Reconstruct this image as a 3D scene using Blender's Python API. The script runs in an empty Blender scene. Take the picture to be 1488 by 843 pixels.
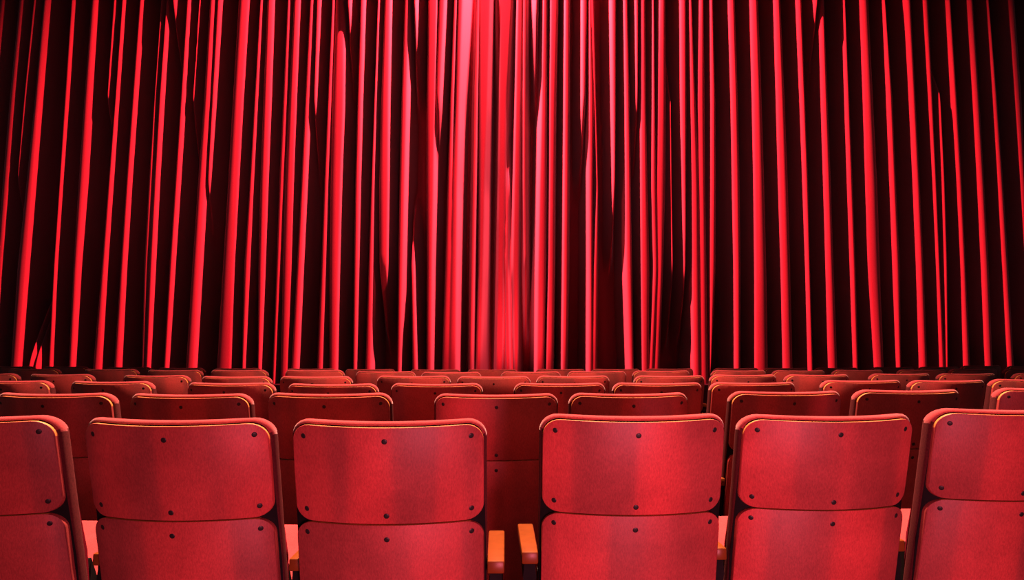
import bpy, bmesh, math, random
from mathutils import Vector, Matrix

# ------------------------------------------------------------------ camera
F_PX, IMG_W, IMG_H = 1055.0, 1488.0, 843.0
CAM_Z = 1.17
TILT = math.atan(93.5 / F_PX)
scene = bpy.context.scene
COL = scene.collection
cam_d = bpy.data.cameras.new('camera')
cam_d.sensor_width = 36.0
cam_d.lens = F_PX / IMG_W * 36.0
cam_d.clip_end = 200
cam = bpy.data.objects.new('camera', cam_d)
cam.location = (0, 0, CAM_Z)
cam.rotation_euler = (math.radians(90) + TILT, 0, 0)
COL.objects.link(cam)
scene.camera = cam

# ------------------------------------------------------------------ world, lights, exposure
CURT_Y = 10.8            # plane of the fold noses of the curtain
world = bpy.data.worlds.new('world')
scene.world = world
world.use_nodes = True
wb = world.node_tree.nodes['Background']
wb.inputs[0].default_value = (0.86, 0.95, 1.0, 1)
wb.inputs[1].default_value = 0.06

def spot(name, loc, target, power, color, angle, blend, radius):
    d = bpy.data.lights.new(name, 'SPOT')
    d.energy = power
    d.color = color
    d.spot_size = math.radians(angle)
    d.spot_blend = blend
    d.shadow_soft_size = radius
    o = bpy.data.objects.new(name, d)
    o.location = loc
    o.rotation_euler = (Vector(target) - Vector(loc)).to_track_quat('-Z', 'Y').to_euler()
    COL.objects.link(o)
    return o

# theatre lanterns in the fly space, steeply raking down and sideways over the curtain
spot('curtain_lantern', (-0.1, CURT_Y - 1.0, 13.5), (-0.1, CURT_Y - 0.2, 0.5), 84000, (1.0, 0.050, 0.078), 98, 1.0, 0.05)
# weak fill added low before the stage to brighten the bottom centre folds
spot('low_curtain_fill', (0.0, CURT_Y - 0.9, 0.80), (0.0, CURT_Y + 0.2, 5.0), 280, (1.0, 0.050, 0.078), 150, 1.0, 0.04)
# house lights above the rows
spot('house_downlight', (0.2, 3.5, 7.6), (0.2, 2.5, 0.6), 16500, (1.0, 0.44, 0.30), 96, 1.0, 0.2)
# fill added low behind the camera to brighten the nearest seat backs
spot('rear_fill', (0.6, -0.6, 0.50), (0.40, 1.9, 0.08), 520, (1.0, 0.18, 0.27), 100, 1.0, 0.30)

vs = scene.view_settings
vs.view_transform = 'Standard'
vs.look = 'None'
vs.exposure = 0.0
vs.gamma = 1.0
vs.use_curve_mapping = False

# ------------------------------------------------------------------ pixel -> world
def ray(u, v):
    cx = (u - IMG_W / 2) / F_PX
    cy = (IMG_H / 2 - v) / F_PX
    c, s = math.cos(TILT), math.sin(TILT)
    return Vector((cx, c - cy * s, s + cy * c))

def at_depth(u, v, y):
    r = ray(u, v)
    k = y / r.y
    return Vector((r.x * k, y, CAM_Z + r.z * k))

def project(p):
    c, s = math.cos(TILT), math.sin(TILT)
    dy, dz = p[1], p[2] - CAM_Z
    w = dy * c + dz * s
    return (IMG_W / 2 + F_PX * p[0] / w, IMG_H / 2 - F_PX * (-dy * s + dz * c) / w)

# ------------------------------------------------------------------ materials
def new_mat(name):
    m = bpy.data.materials.new(name)
    m.use_nodes = True
    nt = m.node_tree
    return m, nt, nt.nodes['Principled BSDF']

def ramp(nt, fac, stops):
    n = nt.nodes.new('ShaderNodeValToRGB')
    el = n.color_ramp.elements
    while len(el) < len(stops):
        el.new(0.5)
    for e, (p, c) in zip(el, stops):
        e.position = p
        e.color = (*c, 1)
    nt.links.new(fac, n.inputs[0])
    return n.outputs[0]

def bump(nt, b, height, strength, dist):
    n = nt.nodes.new('ShaderNodeBump')
    n.inputs['Strength'].default_value = strength
    n.inputs['Distance'].default_value = dist
    nt.links.new(height, n.inputs['Height'])
    nt.links.new(n.outputs[0], b.inputs['Normal'])

def noise(nt, vec, scale, detail=3, rough=0.55):
    n = nt.nodes.new('ShaderNodeTexNoise')
    n.inputs['Scale'].default_value = scale
    n.inputs['Detail'].default_value = detail
    n.inputs['Roughness'].default_value = rough
    nt.links.new(vec, n.inputs['Vector'])
    return n.outputs['Fac']

def obj_vec(nt, scale=(1, 1, 1), rand=True):
    tc = nt.nodes.new('ShaderNodeTexCoord')
    mp = nt.nodes.new('ShaderNodeMapping')
    mp.inputs['Scale'].default_value = scale
    nt.links.new(tc.outputs['Object'], mp.inputs['Vector'])
    if not rand:
        return mp.outputs[0]
    oi = nt.nodes.new('ShaderNodeObjectInfo')
    mu = nt.nodes.new('ShaderNodeMath')
    mu.operation = 'MULTIPLY'
    mu.inputs[1].default_value = 37.0
    nt.links.new(oi.outputs['Random'], mu.inputs[0])
    ad = nt.nodes.new('ShaderNodeVectorMath')
    ad.operation = 'ADD'
    nt.links.new(mp.outputs[0], ad.inputs[0])
    nt.links.new(mu.outputs[0], ad.inputs[1])
    return ad.outputs[0]

def mix(nt, fac, a, b, mode='MIX'):
    n = nt.nodes.new('ShaderNodeMix')
    n.data_type = 'RGBA'
    n.blend_type = mode
    if isinstance(fac, float):
        n.inputs[0].default_value = fac
    else:
        nt.links.new(fac, n.inputs[0])
    nt.links.new(a, n.inputs[6])
    nt.links.new(b, n.inputs[7])
    return n.outputs[2]

def make_ply():
    m, nt, b = new_mat('red_plywood')
    # wide tone bands running up the panel + blotches + fine grain
    strips = noise(nt, obj_vec(nt, (6.0, 0.01, 0.2)), 1.0, 1.0, 0.4)
    c1 = ramp(nt, strips, [(0.38, (0.235, 0.044, 0.042)), (0.45, (0.265, 0.047, 0.045)), (0.50, (0.345, 0.051, 0.048)), (0.62, (0.39, 0.053, 0.050))])
    blot = noise(nt, obj_vec(nt, (5.0, 1.0, 6.0)), 1.0, 3, 0.6)
    c2 = ramp(nt, blot, [(0.34, (0.82, 0.8, 0.8)), (0.62, (1.08, 1.05, 1.05))])
    col = mix(nt, 1.0, c1, c2, 'MULTIPLY')
    gr = noise(nt, obj_vec(nt, (320, 320, 60)), 1.0, 3, 0.7)
    c3 = ramp(nt, gr, [(0.3, (0.74, 0.74, 0.74)), (0.7, (1.2, 1.2, 1.2))])
    col = mix(nt, 1.0, col, c3, 'MULTIPLY')
    nt.links.new(col, b.inputs['Base Color'])
    b.inputs['Roughness'].default_value = 0.5
    b.inputs['Specular IOR Level'].default_value = 0.35
    bump(nt, b, gr, 0.15, 0.002)
    return m

def make_simple(name, col, rough, var=0.2, scale=40.0, spec=0.4, bump_s=0.1):
    m, nt, b = new_mat(name)
    n = noise(nt, obj_vec(nt, (1, 1, 1)), scale, 4, 0.6)
    lo = tuple(c * (1 - var) for c in col)
    hi = tuple(min(1, c * (1 + var)) for c in col)
    nt.links.new(ramp(nt, n, [(0.3, lo), (0.7, hi)]), b.inputs['Base Color'])
    b.inputs['Roughness'].default_value = rough
    b.inputs['Specular IOR Level'].default_value = spec
    bump(nt, b, n, bump_s, 0.002)
    return m

def make_fabric():
    m, nt, b = new_mat('red_moquette')
    n = noise(nt, obj_vec(nt), 420.0, 3, 0.7)
    n2 = noise(nt, obj_vec(nt), 9.0, 3, 0.6)
    c = mix(nt, 1.0, ramp(nt, n, [(0.3, (0.19, 0.022, 0.027)), (0.7, (0.32, 0.046, 0.052))]),
            ramp(nt, n2, [(0.3, (0.8, 0.8, 0.8)), (0.7, (1.1, 1.1, 1.1))]), 'MULTIPLY')
    nt.links.new(c, b.inputs['Base Color'])
    b.inputs['Roughness'].default_value = 0.9
    b.inputs['Specular IOR Level'].default_value = 0.15
    b.inputs['Sheen Weight'].default_value = 0.25
    b.inputs['Sheen Roughness'].default_value = 0.4
    bump(nt, b, n, 0.35, 0.002)
    return m

def make_velvet():
    m, nt, b = new_mat('red_velvet')
    n = noise(nt, obj_vec(nt, (1, 1, 0.3), False), 160.0, 3, 0.7)
    n2 = noise(nt, obj_vec(nt, (1, 1, 0.12), False), 3.0, 3, 0.6)
    c = mix(nt, 1.0, ramp(nt, n, [(0.3, (0.27, 0.045, 0.060)), (0.7, (0.34, 0.060, 0.080))]),
            ramp(nt, n2, [(0.3, (0.85, 0.85, 0.85)), (0.7, (1.05, 1.05, 1.05))]), 'MULTIPLY')
    nt.links.new(c, b.inputs['Base Color'])
    b.inputs['Roughness'].default_value = 0.95
    b.inputs['Specular IOR Level'].default_value = 0.05
    b.inputs['Sheen Weight'].default_value = 0.3
    b.inputs['Sheen Roughness'].default_value = 0.5
    return m

M_PLY = make_ply()
M_LIT_EDGE = make_simple('lit_plywood_edge', (0.55, 0.24, 0.06), 0.35, 0.15, 60.0, 0.5)  # pale edge wood, kept to top rims so their lit look is painted in
M_FAB = make_fabric()
M_SIDE_SHADE = make_simple('pad_side_shade', (0.060, 0.012, 0.014), 0.9, 0.3, 200, 0.1)  # darkened pad cloth, puts the shade of the sides into the colour
M_SCREW = make_simple('black_screw', (0.012, 0.011, 0.012), 0.45, 0.2, 80, 0.3)
M_ARM = make_simple('varnished_armrest', (0.125, 0.036, 0.006), 0.36, 0.12, 30, 0.22)
M_IRON_AND_SHADE = make_simple('black_iron_and_shade', (0.005, 0.005, 0.0055), 0.7, 0.3, 30, 0.08)  # iron parts, and the seam shade painted on the pad backs
M_FLOOR = make_simple('dark_carpet', (0.022, 0.006, 0.007), 0.95, 0.3, 60, 0.1)
M_STAGE = make_simple('black_stage_paint', (0.010, 0.008, 0.009), 0.8, 0.3, 12, 0.1)
M_WALL = make_simple('black_back_wall', (0.010, 0.009, 0.010), 0.9, 0.3, 6, 0.1)
M_VELVET = make_velvet()

# ------------------------------------------------------------------ helpers
def link(name, mesh, parent=None):
    o = bpy.data.objects.new(name, mesh)
    COL.objects.link(o)
    if parent:
        o.parent = parent
    return o

def to_mesh(bm, name, mats, smooth=True, angle=35):
    bmesh.ops.recalc_face_normals(bm, faces=bm.faces)
    me = bpy.data.meshes.new(name)
    bm.to_mesh(me)
    bm.free()
    for m in mats:
        me.materials.append(m)
    if smooth:
        me.shade_smooth()
        me.set_sharp_from_angle(angle=math.radians(angle))
    return me

def box_bm(bm, lo, hi):
    vs_ = [bm.verts.new((x, y, z)) for x in (lo[0], hi[0]) for y in (lo[1], hi[1]) for z in (lo[2], hi[2])]
    for f in ((0, 1, 3, 2), (4, 6, 7, 5), (0, 4, 5, 1), (2, 3, 7, 6), (0, 2, 6, 4), (1, 5, 7, 3)):
        bm.faces.new([vs_[i] for i in f])
    return vs_

def struct(name, lo, hi, mat):
    bm = bmesh.new()
    box_bm(bm, lo, hi)
    o = link(name, to_mesh(bm, name, [mat], False))
    o['kind'] = 'structure'
    return o

# ------------------------------------------------------------------ setting
STAGE_Z = 0.74
struct('floor', (-14, -5, -0.1), (14, 10.30, 0.0), M_FLOOR)
struct('stage_platform', (-14, 10.30, -0.1), (14, 13.0, STAGE_Z), M_STAGE)
struct('wall_back', (-14, 13.0, -0.1), (14, 13.2, 14.5), M_WALL)
struct('unseen_light_flag', (-14, CURT_Y - 1.40, 6.9), (14, CURT_Y - 1.17, 14.5), M_WALL)  # added out of view to keep the curtain lantern off the seats

# ------------------------------------------------------------------ curtain
# bright fold noses, traced at image rows 30,150,270,390,510 (four units per pixel, offset by block)
N = None
LEV = (30, 150, 270, 390, 510)
FOLDS = {
 0: [
  [(-15, 14), (-60, -30), (-110, -80), (-155, -125), (-190, -160)],
  [(92, 128), (44, 84), (3, 46), (-32, 8), (-62, -22)],
  [(178, 198), (130, 148), (90, 102), N, N],
  [(238, 268), (192, 228), (142, 188), (90, 148), (58, 110)],
  [N, N, N, N, (185, 203)],
  [N, N, N, N, (222, 236)],
  [(400, 420), (366, 390), (336, 354), (303, 322), (278, 302)],
  [(518, 552), (480, 522), (447, 495), (418, 456), (396, 430)],
  [(645, 665), (613, 628), N, N, N],
  [(697, 712), (662, 680), (622, 648), (583, 615), (540, 588)],
  [(796, 820), (760, 786), (725, 752), (692, 722), (660, 697)],
  [(922, 938), (887, 906), (855, 886), (828, 862), (818, 845)],
  [(955, 972), (918, 942), (890, 915), (862, 893), (845, 870)],
  [(1005, 1015), N, N, N, N],
  [(1073, 1095), (1042, 1066), (1010, 1036), (977, 1005), (950, 975)],
  [(1145, 1152), (1113, 1119), N, N, N],
  [(1208, 1243), (1178, 1220), (1143, 1188), (1110, 1160), (1080, 1132)],
  [(1251, 1275), (1225, 1245), (1201, 1210), N, N],
  [(1375, 1436), (1346, 1406), (1318, 1380), (1288, 1355), (1260, 1340)],
  [(1500, 1520), (1472, 1496), (1445, 1470), (1412, 1448), (1402, 1424)],
 ],
 372: [
  [(55, 95), (35, 80), (18, 62), (8, 46), (5, 27)],
  [(173, 195), (150, 180), (128, 160), (112, 140), (95, 118)],
  [(210, 248), (187, 230), (165, 213), (150, 202), (140, 185)],
  [(304, 328), (280, 306), (257, 285), (232, 262), (205, 240)],
  [(345, 367), (332, 345), N, N, N],
  [(433, 452), (412, 434), (392, 416), (375, 402), (355, 385)],
  [(458, 508), (440, 505), (428, 487), (422, 475), (422, 465)],
  [(533, 545), N, N, N, N],
  [(600, 622), (585, 608), (572, 598), (565, 590), (560, 580)],
  [(700, 710), (683, 694), (666, 682), (650, 674), (635, 665)],
  [(740, 775), (722, 767), (711, 764), (714, 758), N],
  [(858, 884), (842, 873), (831, 861), (823, 850), (818, 838)],
  [(918, 928), N, N, N, N],
  [N, N, N, (900, 913), (905, 927)],
  [(998, 1048), (991, 1038), (990, 1030), (993, 1022), (990, 1017)],
  [(1060, 1088), (1045, 1065), N, N, N],
  [(1145, 1160), (1127, 1145), (1113, 1135), (1100, 1130), (1085, 1120)],
  [(1172, 1196), (1160, 1180), (1140, 1168), (1130, 1163), (1120, 1160)],
  [(1277, 1292), (1263, 1284), (1255, 1275), (1246, 1266), (1240, 1258)],
  [(1300, 1358), (1298, 1345), (1297, 1330), (1293, 1320), (1280, 1308)],
  [(1402, 1414), N, N, N, N],
  [(1418, 1480), (1413, 1458), (1408, 1452), (1402, 1440), (1395, 1435)],
  [N, N, (1460, 1468), (1450, 1466), (1450, 1475)],
 ],
 744: [
  [(30, 58), (22, 54), (12, 48), (4, 42), (12, 38)],
  [(68, 82), (65, 82), (66, 82), (74, 86), N],
  [(141, 149), N, N, N, N],
  [(180, 203), (173, 202), (162, 200), (152, 196), (147, 188)],
  [(225, 265), (221, 255), (219, 250), (214, 247), (203, 240)],
  [(309, 334), (307, 334), (304, 332), (300, 330), (295, 322)],
  [(412, 436), (411, 428), N, N, N],
  [(449, 461), (450, 476), (450, 472), (452, 468), (449, 470)],
  [(463, 482), (480, 492), (494, 504), (476, 502), (471, 497)],
  [(583, 608), (588, 607), (597, 602), N, N],
  [(655, 677), (662, 687), (666, 694), (670, 702), (686, 710)],
  [(720, 737), (726, 734), N, N, N],
  [(751, 779), (753, 783), (754, 792), (757, 803), (762, 800)],
  [(820, 829), (818, 834), (813, 840), (825, 850), (805, 830)],
  [(858, 895), (850, 898), (843, 895), (850, 882), (832, 865)],
  [N, (920, 927), (926, 932), (933, 940), N],
  [(984, 1017), (988, 1019), (997, 1017), (1009, 1013), N],
  [(1032, 1054), (1040, 1072), (1048, 1090), (1053, 1095), (1060, 1100)],
  [(1090, 1120), (1080, 1125), (1090, 1128), (1095, 1136), (1100, 1142)],
  [(1153, 1175), (1157, 1187), (1156, 1190), (1152, 1188), (1152, 1166)],
  [(1268, 1305), (1282, 1320), (1290, 1330), (1300, 1334), (1303, 1333)],
  [(1396, 1440), (1407, 1457), (1415, 1472), (1420, 1485), (1420, 1492)],
 ],
 1116: [
  [(45, 82), (58, 104), (70, 122), (85, 135), (95, 147)],
  [(175, 205), (195, 222), (212, 240), (228, 250), (240, 264)],
  [(275, 288), N, N, N, N],
  [(307, 335), (318, 353), (332, 372), (345, 388), (357, 406)],
  [(443, 462), (456, 482), (471, 500), (487, 518), (502, 530)],
  [(547, 597), (563, 620), (576, 645), (590, 660), (622, 678)],
  [(680, 695), (700, 732), (718, 752), (735, 775), (752, 780)],
  [(810, 842), (833, 866), (855, 890), (874, 912), (888, 930)],
  [(912, 945), (940, 967), (965, 988), (985, 1008), (1000, 1030)],
  [N, (996, 1010), (1014, 1035), (1026, 1050), (1034, 1052)],
  [(1052, 1075), (1078, 1108), (1104, 1136), (1127, 1158), (1140, 1180)],
  [(1175, 1208), (1203, 1240), (1228, 1268), (1250, 1294), (1268, 1312)],
  [(1285, 1300), (1316, 1342), (1344, 1378), (1370, 1408), (1395, 1435)],
  [(1412, 1450), (1442, 1486), (1472, 1508), (1500, 1538), (1530, 1568)],
 ],
}

def build_curtain():
    folds = []
    for off, rows in FOLDS.items():
        for row in rows:
            folds.append([None if e is None else (off + e[0] / 4.0, off + e[1] / 4.0) for e in row])
    rng = random.Random(5)
    # the cloth goes on beyond both sides of the picture
    x, = (-60,)
    while x > -260:
        x -= rng.uniform(22, 34)
        folds.append([(x - 5, x + 5 - 0.02 * v) for v in LEV])
    x = 1510
    while x < 1750:
        x += rng.uniform(26, 36)
        folds.append([(x - 5 + 0.04 * v, x + 5 + 0.04 * v) for v in LEV])
    def bow(x):                                                # ends bowed towards the seats so the side noses catch more light
        return 0.008 * min(abs(x), 7.0) ** 2

    def on_curtain(u, v):
        x = 0.0
        for _ in range(5):
            x = at_depth(u, v, CURT_Y - bow(x)).x
        return x

    levz = [at_depth(744, v, CURT_Y).z for v in LEV]          # descending
    ridges = []
    for f in folds:
        c, h, a = [], [], []
        for v, e in zip(LEV, f):
            if e is None:
                c.append(None); h.append(0.004); a.append(0.0)
            else:
                l, r = on_curtain(e[0], v), on_curtain(e[1], v)
                c.append((l + r) / 2); h.append((r - l) / 2); a.append(1.0)
        known = [i for i in range(5) if c[i] is not None]
        for i in range(5):
            if c[i] is None:                                   # carry on along the neighbouring slope
                k = min(known, key=lambda q: abs(q - i))
                if len(known) > 1:
                    k2 = sorted(known, key=lambda q: abs(q - i))[1]
                    sl = (c[k] - c[k2]) / (k - k2)
                else:
                    sl = 0.0
                c[i] = c[k] + sl * (i - k)
        amp = rng.uniform(0.985, 1.015)
        ridges.append((c, h, [q * amp for q in a]))

    def interp(vals, z):
        if z >= levz[0]:
            t = (z - levz[0]) / (levz[0] - levz[1])
            return vals[0] + (vals[0] - vals[1]) * min(t, 2.5), 0, 0.0
        if z <= levz[4]:
            t = (levz[4] - z) / (levz[3] - levz[4])
            return vals[4] + (vals[4] - vals[3]) * t, 4, 0.0
        for i in range(4):
            if levz[i] >= z >= levz[i + 1]:
                t = (levz[i] - z) / (levz[i] - levz[i + 1])
                return vals[i] * (1 - t) + vals[i + 1] * t, i, t

    X0, X1, DX = -11.0, 11.0, 0.0085
    nx = int((X1 - X0) / DX) + 1
    zs = [STAGE_Z + (8.2 - STAGE_Z) * k / 54.0 for k in range(55)]
    DEPTH = 0.80
    verts = []
    for z in zs:
        hgt = [0.0] * nx
        for c, h, a in ridges:
            cx, _, _ = interp(c, z)
            hw, _, _ = interp(h, z)
            aa, _, _ = interp(a, z)
            aa = max(0.0, min(1.15, aa))
            hw = max(0.008, min(0.11, hw))
            if aa <= 0.02:
                continue
            fall = 0.085
            i0 = max(0, int((cx - hw - fall - X0) / DX))
            i1 = min(nx - 1, int((cx + hw + fall - X0) / DX) + 1)
            top = min(1.12, aa ** 0.6)
            for i in range(i0, i1 + 1):
                d = abs(X0 + i * DX - cx)
                if d < hw:
                    s = 1.0 - 0.035 * (d / hw) ** 2
                else:
                    t = min(1.0, (d - hw) / fall)
                    s = 0.965 * (1 - t) ** 1.25
                s *= top
                if s > hgt[i]:
                    hgt[i] = s
        # soften the creases a little
        for _ in range(2):
            hgt = [hgt[0]] + [(hgt[i - 1] + 2 * hgt[i] + hgt[i + 1]) / 4 for i in range(1, nx - 1)] + [hgt[-1]]
        for i in range(nx):
            x = X0 + i * DX
            back = 0.03 * math.sin(x * 7.1 + 0.4 * z) + 0.02 * math.sin(x * 15.7 + 1.3)
            verts.append((x, CURT_Y - bow(x) + DEPTH * (1 + 0.4 * math.exp(-(x / 0.9) ** 2)) * (1 - hgt[i]) + back * (1 - min(1, hgt[i])), z))
    faces = []
    for k in range(len(zs) - 1):
        o = k * nx
        faces += [(o + i, o + i + 1, o + nx + i + 1, o + nx + i) for i in range(nx - 1)]
    me = bpy.data.meshes.new('curtain')
    me.from_pydata(verts, [], faces)
    me.materials.append(M_VELVET)
    me.shade_smooth()
    o = link('stage_curtain', me)
    o['label'] = 'tall red velvet stage curtain hanging in deep vertical folds behind the seat rows'
    o['category'] = 'curtain'
    return o

build_curtain()

# ------------------------------------------------------------------ cinema seat prototype
RAKE = math.radians(15.5)
SAG = 0.072
HW = 0.2525
PAD_T = 0.05
Z_TOP = 1.012
S_TOP = Z_TOP / math.cos(RAKE)

def surf(x, s, n):
    """point on the bent, leaning back: x across, s up the slope, n forward through the thickness"""
    k = -SAG * (1 - (x / HW) ** 2)
    return Vector((x, (S_TOP - s) * math.sin(RAKE) + n + k, s * math.cos(RAKE)))

def bent_slab(hw, s0, s1, r0, r1, n0, n1, bev_back, bev_front, dip=0.0, rim_mat=0, narrow=0.0, back_mat=0, rim_in=0.0, side_mat=0):
    rm = max(r0, r1)
    xs = [hw - rm + rm * math.sin(math.radians(a)) for a in (0, 15, 30, 45, 58, 70, 80, 90)]
    mid = hw - rm
    inner = [-mid + 2 * mid * k / 12.0 for k in range(1, 12)]
    xs = [-x for x in reversed(xs)] + inner + xs
    def lim(x, r):
        e = max(0.0, abs(x) - (hw - r))
        return r - math.sqrt(max(0.0, r * r - e * e)) if r > 0 else 0.0
    bm = bmesh.new()
    cols = []
    for x in xs:
        t = s1 - lim(x, r1) - dip * (1 - (x / hw) ** 2)
        b = s0 + lim(x, r0)
        rows = []
        for k in range(3):
            s = b + (t - b) * k / 2.0
            xx = x * (1 - narrow * (1 - (s - s0) / (s1 - s0)))
            rows.append((bm.verts.new(surf(xx, s, n0)), bm.verts.new(surf(xx, s, n1))))
        cols.append(rows)
    eb, ef = [], []
    for a, b in zip(cols, cols[1:]):
        for k in range(2):
            bm.faces.new((a[k][0], b[k][0], b[k + 1][0], a[k + 1][0])).material_index = back_mat
            bm.faces.new((a[k][1], a[k + 1][1], b[k + 1][1], b[k][1]))
        for k in (0, 2):
            f = bm.faces.new((a[k][0], b[k][0], b[k][1], a[k][1]))
            f.material_index = rim_mat if k == 2 and abs(a[0][0].co.x + b[0][0].co.x) / 2 < hw - rim_in else 0  # edge wood on the lit top rim only
            eb.append(bm.edges.get((a[k][0], b[k][0])))
            ef.append(bm.edges.get((a[k][1], b[k][1])))
    for c in (cols[0], cols[-1]):
        for k in range(2):
            f = bm.faces.new((c[k][0], c[k + 1][0], c[k + 1][1], c[k][1]))
            f.material_index = side_mat
            eb.append(bm.edges.get((c[k][0], c[k + 1][0])))
            ef.append(bm.edges.get((c[k][1], c[k + 1][1])))
    bmesh.ops.recalc_face_normals(bm, faces=bm.faces)
    if bev_back:
        bmesh.ops.bevel(bm, geom=eb, offset=bev_back, segments=2, affect='EDGES', profile=0.5)
    if bev_front:
        ef = [e for e in ef if e.is_valid]
        bmesh.ops.bevel(bm, geom=ef, offset=bev_front, segments=3, affect='EDGES', profile=0.5)
    return bm

def cushion_mesh():
    w, l, t = 0.225, 0.42, 0.085
    bm = bmesh.new()
    box_bm(bm, (-w, 0, -t), (w, l, 0))
    bmesh.ops.bevel(bm, geom=list(bm.edges), offset=0.028, segments=3, affect='EDGES', profile=0.5)
    bmesh.ops.transform(bm, matrix=Matrix.Translation((0, 0.235, 0.432)) @ Matrix.Rotation(math.radians(24), 4, 'X'), verts=bm.verts)
    return to_mesh(bm, 'seat_cushion', [M_FAB])

def screw_mesh():
    bm = bmesh.new()
    prof = [(0.0, -0.0012), (0.0036, -0.0011), (0.0064, -0.0008), (0.0074, 0.0), (0.0074, 0.004)]
    n = 10
    rings = [[bm.verts.new((r * math.cos(2 * math.pi * k / n), y, r * math.sin(2 * math.pi * k / n))) for k in range(n)] for r, y in prof[1:]]
    tip = bm.verts.new((0, prof[0][1], 0))
    for k in range(n):
        bm.faces.new((tip, rings[0][(k + 1) % n], rings[0][k]))
        for a, b in zip(rings, rings[1:]):
            bm.faces.new((a[k], a[(k + 1) % n], b[(k + 1) % n], b[k]))
    return to_mesh(bm, 'screw', [M_SCREW])

def leg_mesh(sx):
    """cast iron side standard: foot, upright and a bracket up to the back"""
    bm = bmesh.new()
    x0, x1 = sx * 0.228 - 0.012, sx * 0.228 + 0.012
    pts = [(0.06, 0.0), (0.46, 0.0), (0.46, 0.02), (0.33, 0.06), (0.30, 0.20), (0.32, 0.38), (0.44, 0.46), (0.42, 0.49),
           (0.26, 0.47), (0.20, 0.58), (0.165, 0.58), (0.20, 0.38), (0.20, 0.10), (0.10, 0.03)]
    a = [bm.verts.new((x0, y, z)) for y, z in pts]
    b = [bm.verts.new((x1, y, z)) for y, z in pts]
    bm.faces.new(a)
    bm.faces.new(list(reversed(b)))
    for i in range(len(pts)):
        j = (i + 1) % len(pts)
        bm.faces.new((a[i], b[i], b[j], a[j]))
    bmesh.ops.triangulate(bm, faces=[f for f in bm.faces if len(f.verts) > 4])
    return to_mesh(bm, 'leg', [M_IRON_AND_SHADE], False)

ARM_Z = 0.625
ARM_Y0 = 0.085
def armrest_mesh():
    bm = bmesh.new()
    box_bm(bm, (-0.023, ARM_Y0, ARM_Z - 0.034), (0.023, ARM_Y0 + 0.34, ARM_Z))
    for v in bm.verts:
        if v.co.y > ARM_Y0 + 0.1:
            v.co.x *= 1.08
    bmesh.ops.bevel(bm, geom=list(bm.edges), offset=0.005, segments=2, affect='EDGES', profile=0.5)
    return to_mesh(bm, 'armrest', [M_ARM])

def post_mesh():
    bm = bmesh.new()
    # upright with a swelling boss under the pad, seen end-on as a notched black bar
    prof = [(0.0, 0.030), (0.012, 0.030), (0.03, 0.017), (0.30, 0.014), (0.42, 0.014), (0.46, 0.018), (0.495, 0.013), (0.525, 0.013), (0.550, 0.019), (0.575, 0.016), (ARM_Z - 0.030, 0.016)]
    rings = []
    for z, w in prof:
        y0, y1 = ARM_Y0 + 0.02, ARM_Y0 + (0.30 if z < 0.02 or z > 0.53 else 0.16)
        rings.append([bm.verts.new(p) for p in ((-w, y0, z), (w, y0, z), (w, y1, z), (-w, y1, z))])
    for a, b in zip(rings, rings[1:]):
        for i in range(4):
            j = (i + 1) % 4
            bm.faces.new((a[i], a[j], b[j], b[i]))
    bm.faces.new(rings[0])
    bm.faces.new(rings[-1])
    return to_mesh(bm, 'armrest_post', [M_IRON_AND_SHADE], False)

S_SEAM = 0.742 / math.cos(RAKE)
ME = {}
ME['pad'] = to_mesh(bent_slab(HW, 0.24, S_TOP, 0.03, 0.05, 0.0, PAD_T, 0.010, 0.020, 0.006, back_mat=1, side_mat=2), 'backrest', [M_FAB, M_IRON_AND_SHADE, M_SIDE_SHADE], True, 60)  # black back face paints in the shade of the panel seam
for p in ME['pad'].polygons:                       # side shade painted onto the pad below the rounded corners
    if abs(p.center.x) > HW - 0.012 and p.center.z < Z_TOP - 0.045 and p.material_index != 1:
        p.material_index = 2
ME['upper'] = to_mesh(bent_slab(0.2455, S_SEAM + 0.0015, S_TOP - 0.0135, 0.046, 0.047, -0.0125, 0.004, 0.002, 0, 0.006, 1), 'upper_panel', [M_PLY, M_LIT_EDGE], True, 30)
ME['lower'] = to_mesh(bent_slab(0.2455, 0.22, S_SEAM - 0.001, 0.03, 0.046, -0.018, 0.004, 0.002, 0, 0.0, 1, rim_in=0.03), 'lower_panel', [M_PLY, M_LIT_EDGE], True, 30)
ME['cush'] = cushion_mesh()
ME['screw'] = screw_mesh()
ME['legL'], ME['legR'] = leg_mesh(-1), leg_mesh(1)
ME['arm'], ME['post'] = armrest_mesh(), post_mesh()

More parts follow.
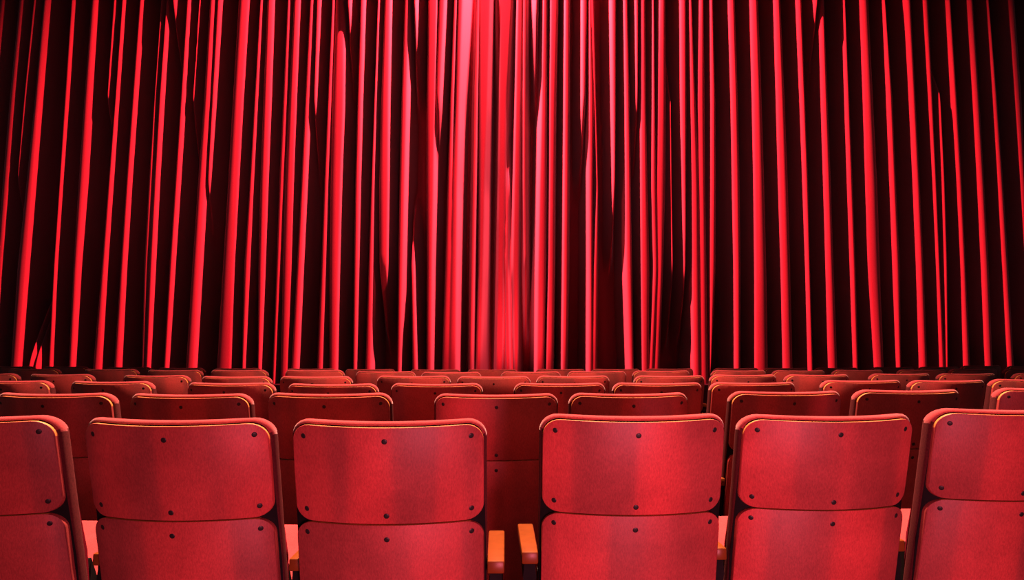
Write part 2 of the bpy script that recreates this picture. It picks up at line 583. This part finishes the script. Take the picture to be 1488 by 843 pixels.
def make_seat(loc, yaw, zscale, detail, left_arm, right_arm, label, group):
    t = bpy.data.objects.new('cinema_seat', None)
    COL.objects.link(t)
    t.location = loc
    t.rotation_euler = (0, 0, yaw)
    t.scale = (1, 1, zscale)
    t.empty_display_size = 0.1
    t['label'], t['category'], t['group'] = label, 'seat', group
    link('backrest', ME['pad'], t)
    up = link('upper_panel', ME['upper'], t)
    lo = link('lower_panel', ME['lower'], t)
    link('seat_cushion', ME['cush'], t)
    link('leg', ME['legL'], t)
    link('leg', ME['legR'], t)
    if detail:
        for s, n, panel in ((S_TOP - 0.046, -0.0125, up), (S_SEAM + 0.034, -0.0125, up), (S_SEAM - 0.030, -0.018, lo), (0.26, -0.018, lo)):
            for x in (-0.214, 0.0, 0.214):
                if panel is lo and s < 0.5 and detail < 2:
                    continue
                ss = s - (0.010 if x == 0 else 0.0)
                sc = link('screw', ME['screw'], panel)
                sc.location = surf(x, ss, n)
                sc.rotation_euler = (RAKE, 0, math.atan(2 * SAG * x / HW ** 2))
    for side, on in ((-1, left_arm), (1, right_arm)):
        if on:
            a = link('armrest', ME['arm'], t)
            a.location = (side * (HW + (0.0245 if on > 1 else 0.011)), 0 if on > 1 else 0.03, 0)
            a.scale = (1.0 if on > 1 else 0.74, 1, 1)
            link('armrest_post', ME['post'], a)
    return t

# rows traced in the photograph: (left px, right px, top px, depth of the back in metres)
ROWS = [
 [(-180, 97, 601, 1.99), (121, 402, 604.5, 1.94), (423, 706, 606, 1.90), (785, 1055, 599, 1.985), (1070, 1328, 599.5, 2.08), (1345, 1592, 591, 2.17)],
 [(-8, 173, 569.5, 3.06), (184.5, 371, 570.5, 3.0), (385, 572.6, 569.5, 2.96), (630, 812, 570.5, 2.97), (825.6, 1002, 569.5, 3.06), (1057.5, 1224, 567, 3.2), (1237, 1398, 565, 3.35), (1440, 1598, 562.4, 3.48)],
 [(-48, 83, 552, 4.42), (99, 228, 553, 4.3), (268, 404, 555, 4.12), (416, 551, 556.5, 4.03), (567.5, 701, 556, 4.0), (747, 880, 555.5, 4.02), (889, 1022, 555, 4.07), (1030, 1157, 554.5, 4.18), (1190.5, 1312, 551.5, 4.42), (1319, 1432, 551.5, 4.6), (1436, 1548, 550, 4.72)],
 [(-68, 32, 542, 5.6), (41, 139, 543, 5.48), (177, 278, 544.5, 5.28), (290, 397, 546, 5.1), (405, 513, 546, 5.03), (548, 654, 545.2, 5.0), (664, 771, 546, 5.0), (780, 886, 545.2, 5.03), (920, 1026, 545, 5.1), (1031, 1129, 543.8, 5.35), (1139, 1235, 543.6, 5.5), (1262, 1353, 542.2, 5.8), (1359, 1449, 542, 6.0), (1468, 1556, 541.6, 6.2)],
 [(10, 90, 534.5, 6.75), (121, 203, 535.5, 6.55), (212, 296, 537, 6.4), (304, 391, 537, 6.25), (411, 503, 537, 6.15), (516, 604, 539, 6.12), (612, 699, 540, 6.12), (728, 815, 539.3, 6.15), (824, 911, 538.7, 6.2), (919, 1003, 538, 6.3), (1033, 1114, 537.5, 6.5), (1121, 1200, 537.6, 6.7), (1208, 1285, 537, 6.9), (1303, 1376, 536.6, 7.15), (1378, 1450, 535.6, 7.3), (1456, 1528, 535.6, 7.45)],
 [(-13, 53, 531, 8.05), (62, 130, 531.6, 7.9), (153, 222, 533, 7.75), (228, 299, 534, 7.6), (309, 382, 534.5, 7.45), (416, 488, 535, 7.3), (502, 574, 535.8, 7.25), (596, 669, 536.3, 7.25), (679, 752, 536.3, 7.25), (778, 851, 535.8, 7.3), (859, 931, 535.6, 7.35), (938, 1008, 535, 7.5), (1036, 1103, 534.4, 7.8), (1108, 1176, 534.2, 7.95), (1182, 1248, 534, 8.1), (1266, 1329, 533, 8.4), (1334, 1394, 532.6, 8.6), (1399, 1452, 531, 8.75), (1462, 1520, 531.5, 8.9)],
]
ROW_WORD = ['row farthest from the curtain', 'fifth row from the curtain', 'fourth row from the curtain',
            'third row from the curtain', 'second row from the curtain', 'row nearest the curtain']
ORD = ['', 'first', 'second', 'third', 'fourth', 'fifth', 'sixth', 'seventh', 'eighth', 'ninth', 'tenth', 'eleventh', 'twelfth', 'thirteenth']
SPLIT = [3, 5, 7, 9, 10, 12]      # how many seats of each row stand left of the gap named in its labels

def seat_label(ri, i):
    k, side = (SPLIT[ri] - i, 'left') if i < SPLIT[ri] else (i - SPLIT[ri] + 1, 'right')
    if ri == 0:
        return 'red wooden-backed cinema seat, %s %s of the two orange armrests, row farthest from curtain' % (ORD[k], side)
    return 'red wooden-backed seat, %s %s of the dark aisle gap, %s' % (ORD[k], side, ROW_WORD[ri].replace('from the', 'from').replace('nearest the', 'nearest'))

def solve_row(row):
    ds = [s[3] for s in row]
    xs = [at_depth((s[0] + s[1]) / 2, s[2], s[3]).x for s in row]
    out = []
    for i, (l, r, top, d) in enumerate(row):
        a, b = max(0, i - 1), min(len(row) - 1, i + 1)
        yaw = math.atan2(ds[b] - ds[a], xs[b] - xs[a])
        yaw = 0.4 * max(-0.25, min(0.25, yaw))
        if len(row) == 6 and i == 3:
            yaw = math.radians(1.2)
        X = xs[i]
        for _ in range(6):
            us = []
            for sx in (-1, 1):
                for n in (0.0, PAD_T - 0.01):
                    px = X + sx * HW * math.cos(yaw) - n * math.sin(yaw)
                    py = d + sx * HW * math.sin(yaw) + n * math.cos(yaw)
                    us.append(project((px, py, 0.95))[0])
            err = (l + r) / 2 - (min(us) + max(us)) / 2
            X += err / F_PX * d
        ztop = at_depth((l + r) / 2, top, d + 0.02).z
        out.append((X, d, yaw, max(0.97, min(1.03, ztop / Z_TOP)), max(us) - min(us) - (r - l)))
    return out

for ri, row in enumerate(ROWS):
    sol = solve_row(row)
    print('ROW', ri, [(round(x, 2), round(d, 2), round(math.degrees(y), 1), round(z, 3), round(w, 1)) for x, d, y, z, w in sol])
    for i, (X, d, yaw, zs, _) in enumerate(sol):
        gap_r = 9.0
        if i + 1 < len(sol):
            gap_r = math.hypot(sol[i + 1][0] - X, sol[i + 1][1] - d) - 2 * HW
        gap_l = 9.0
        if i > 0:
            gap_l = math.hypot(sol[i - 1][0] - X, sol[i - 1][1] - d) - 2 * HW
        # one shared armrest in a narrow gap, one for each neighbour in a wide one
        right = 2 if gap_r > 0.125 else int(gap_r > 0.035 and X >= -0.15)
        left = 2 if gap_l > 0.125 else int(gap_l > 0.035 and X < 0.1)
        if i and right == 1 and sol[i + 1][0] < 0.1:
            right = 0
        label = seat_label(ri, i)
        make_seat((X, d, 0), yaw, zs, 2 if ri < 2 else (1 if ri < 4 else 0), left, right, label,
                  'cinema seats in the ' + ROW_WORD[ri])
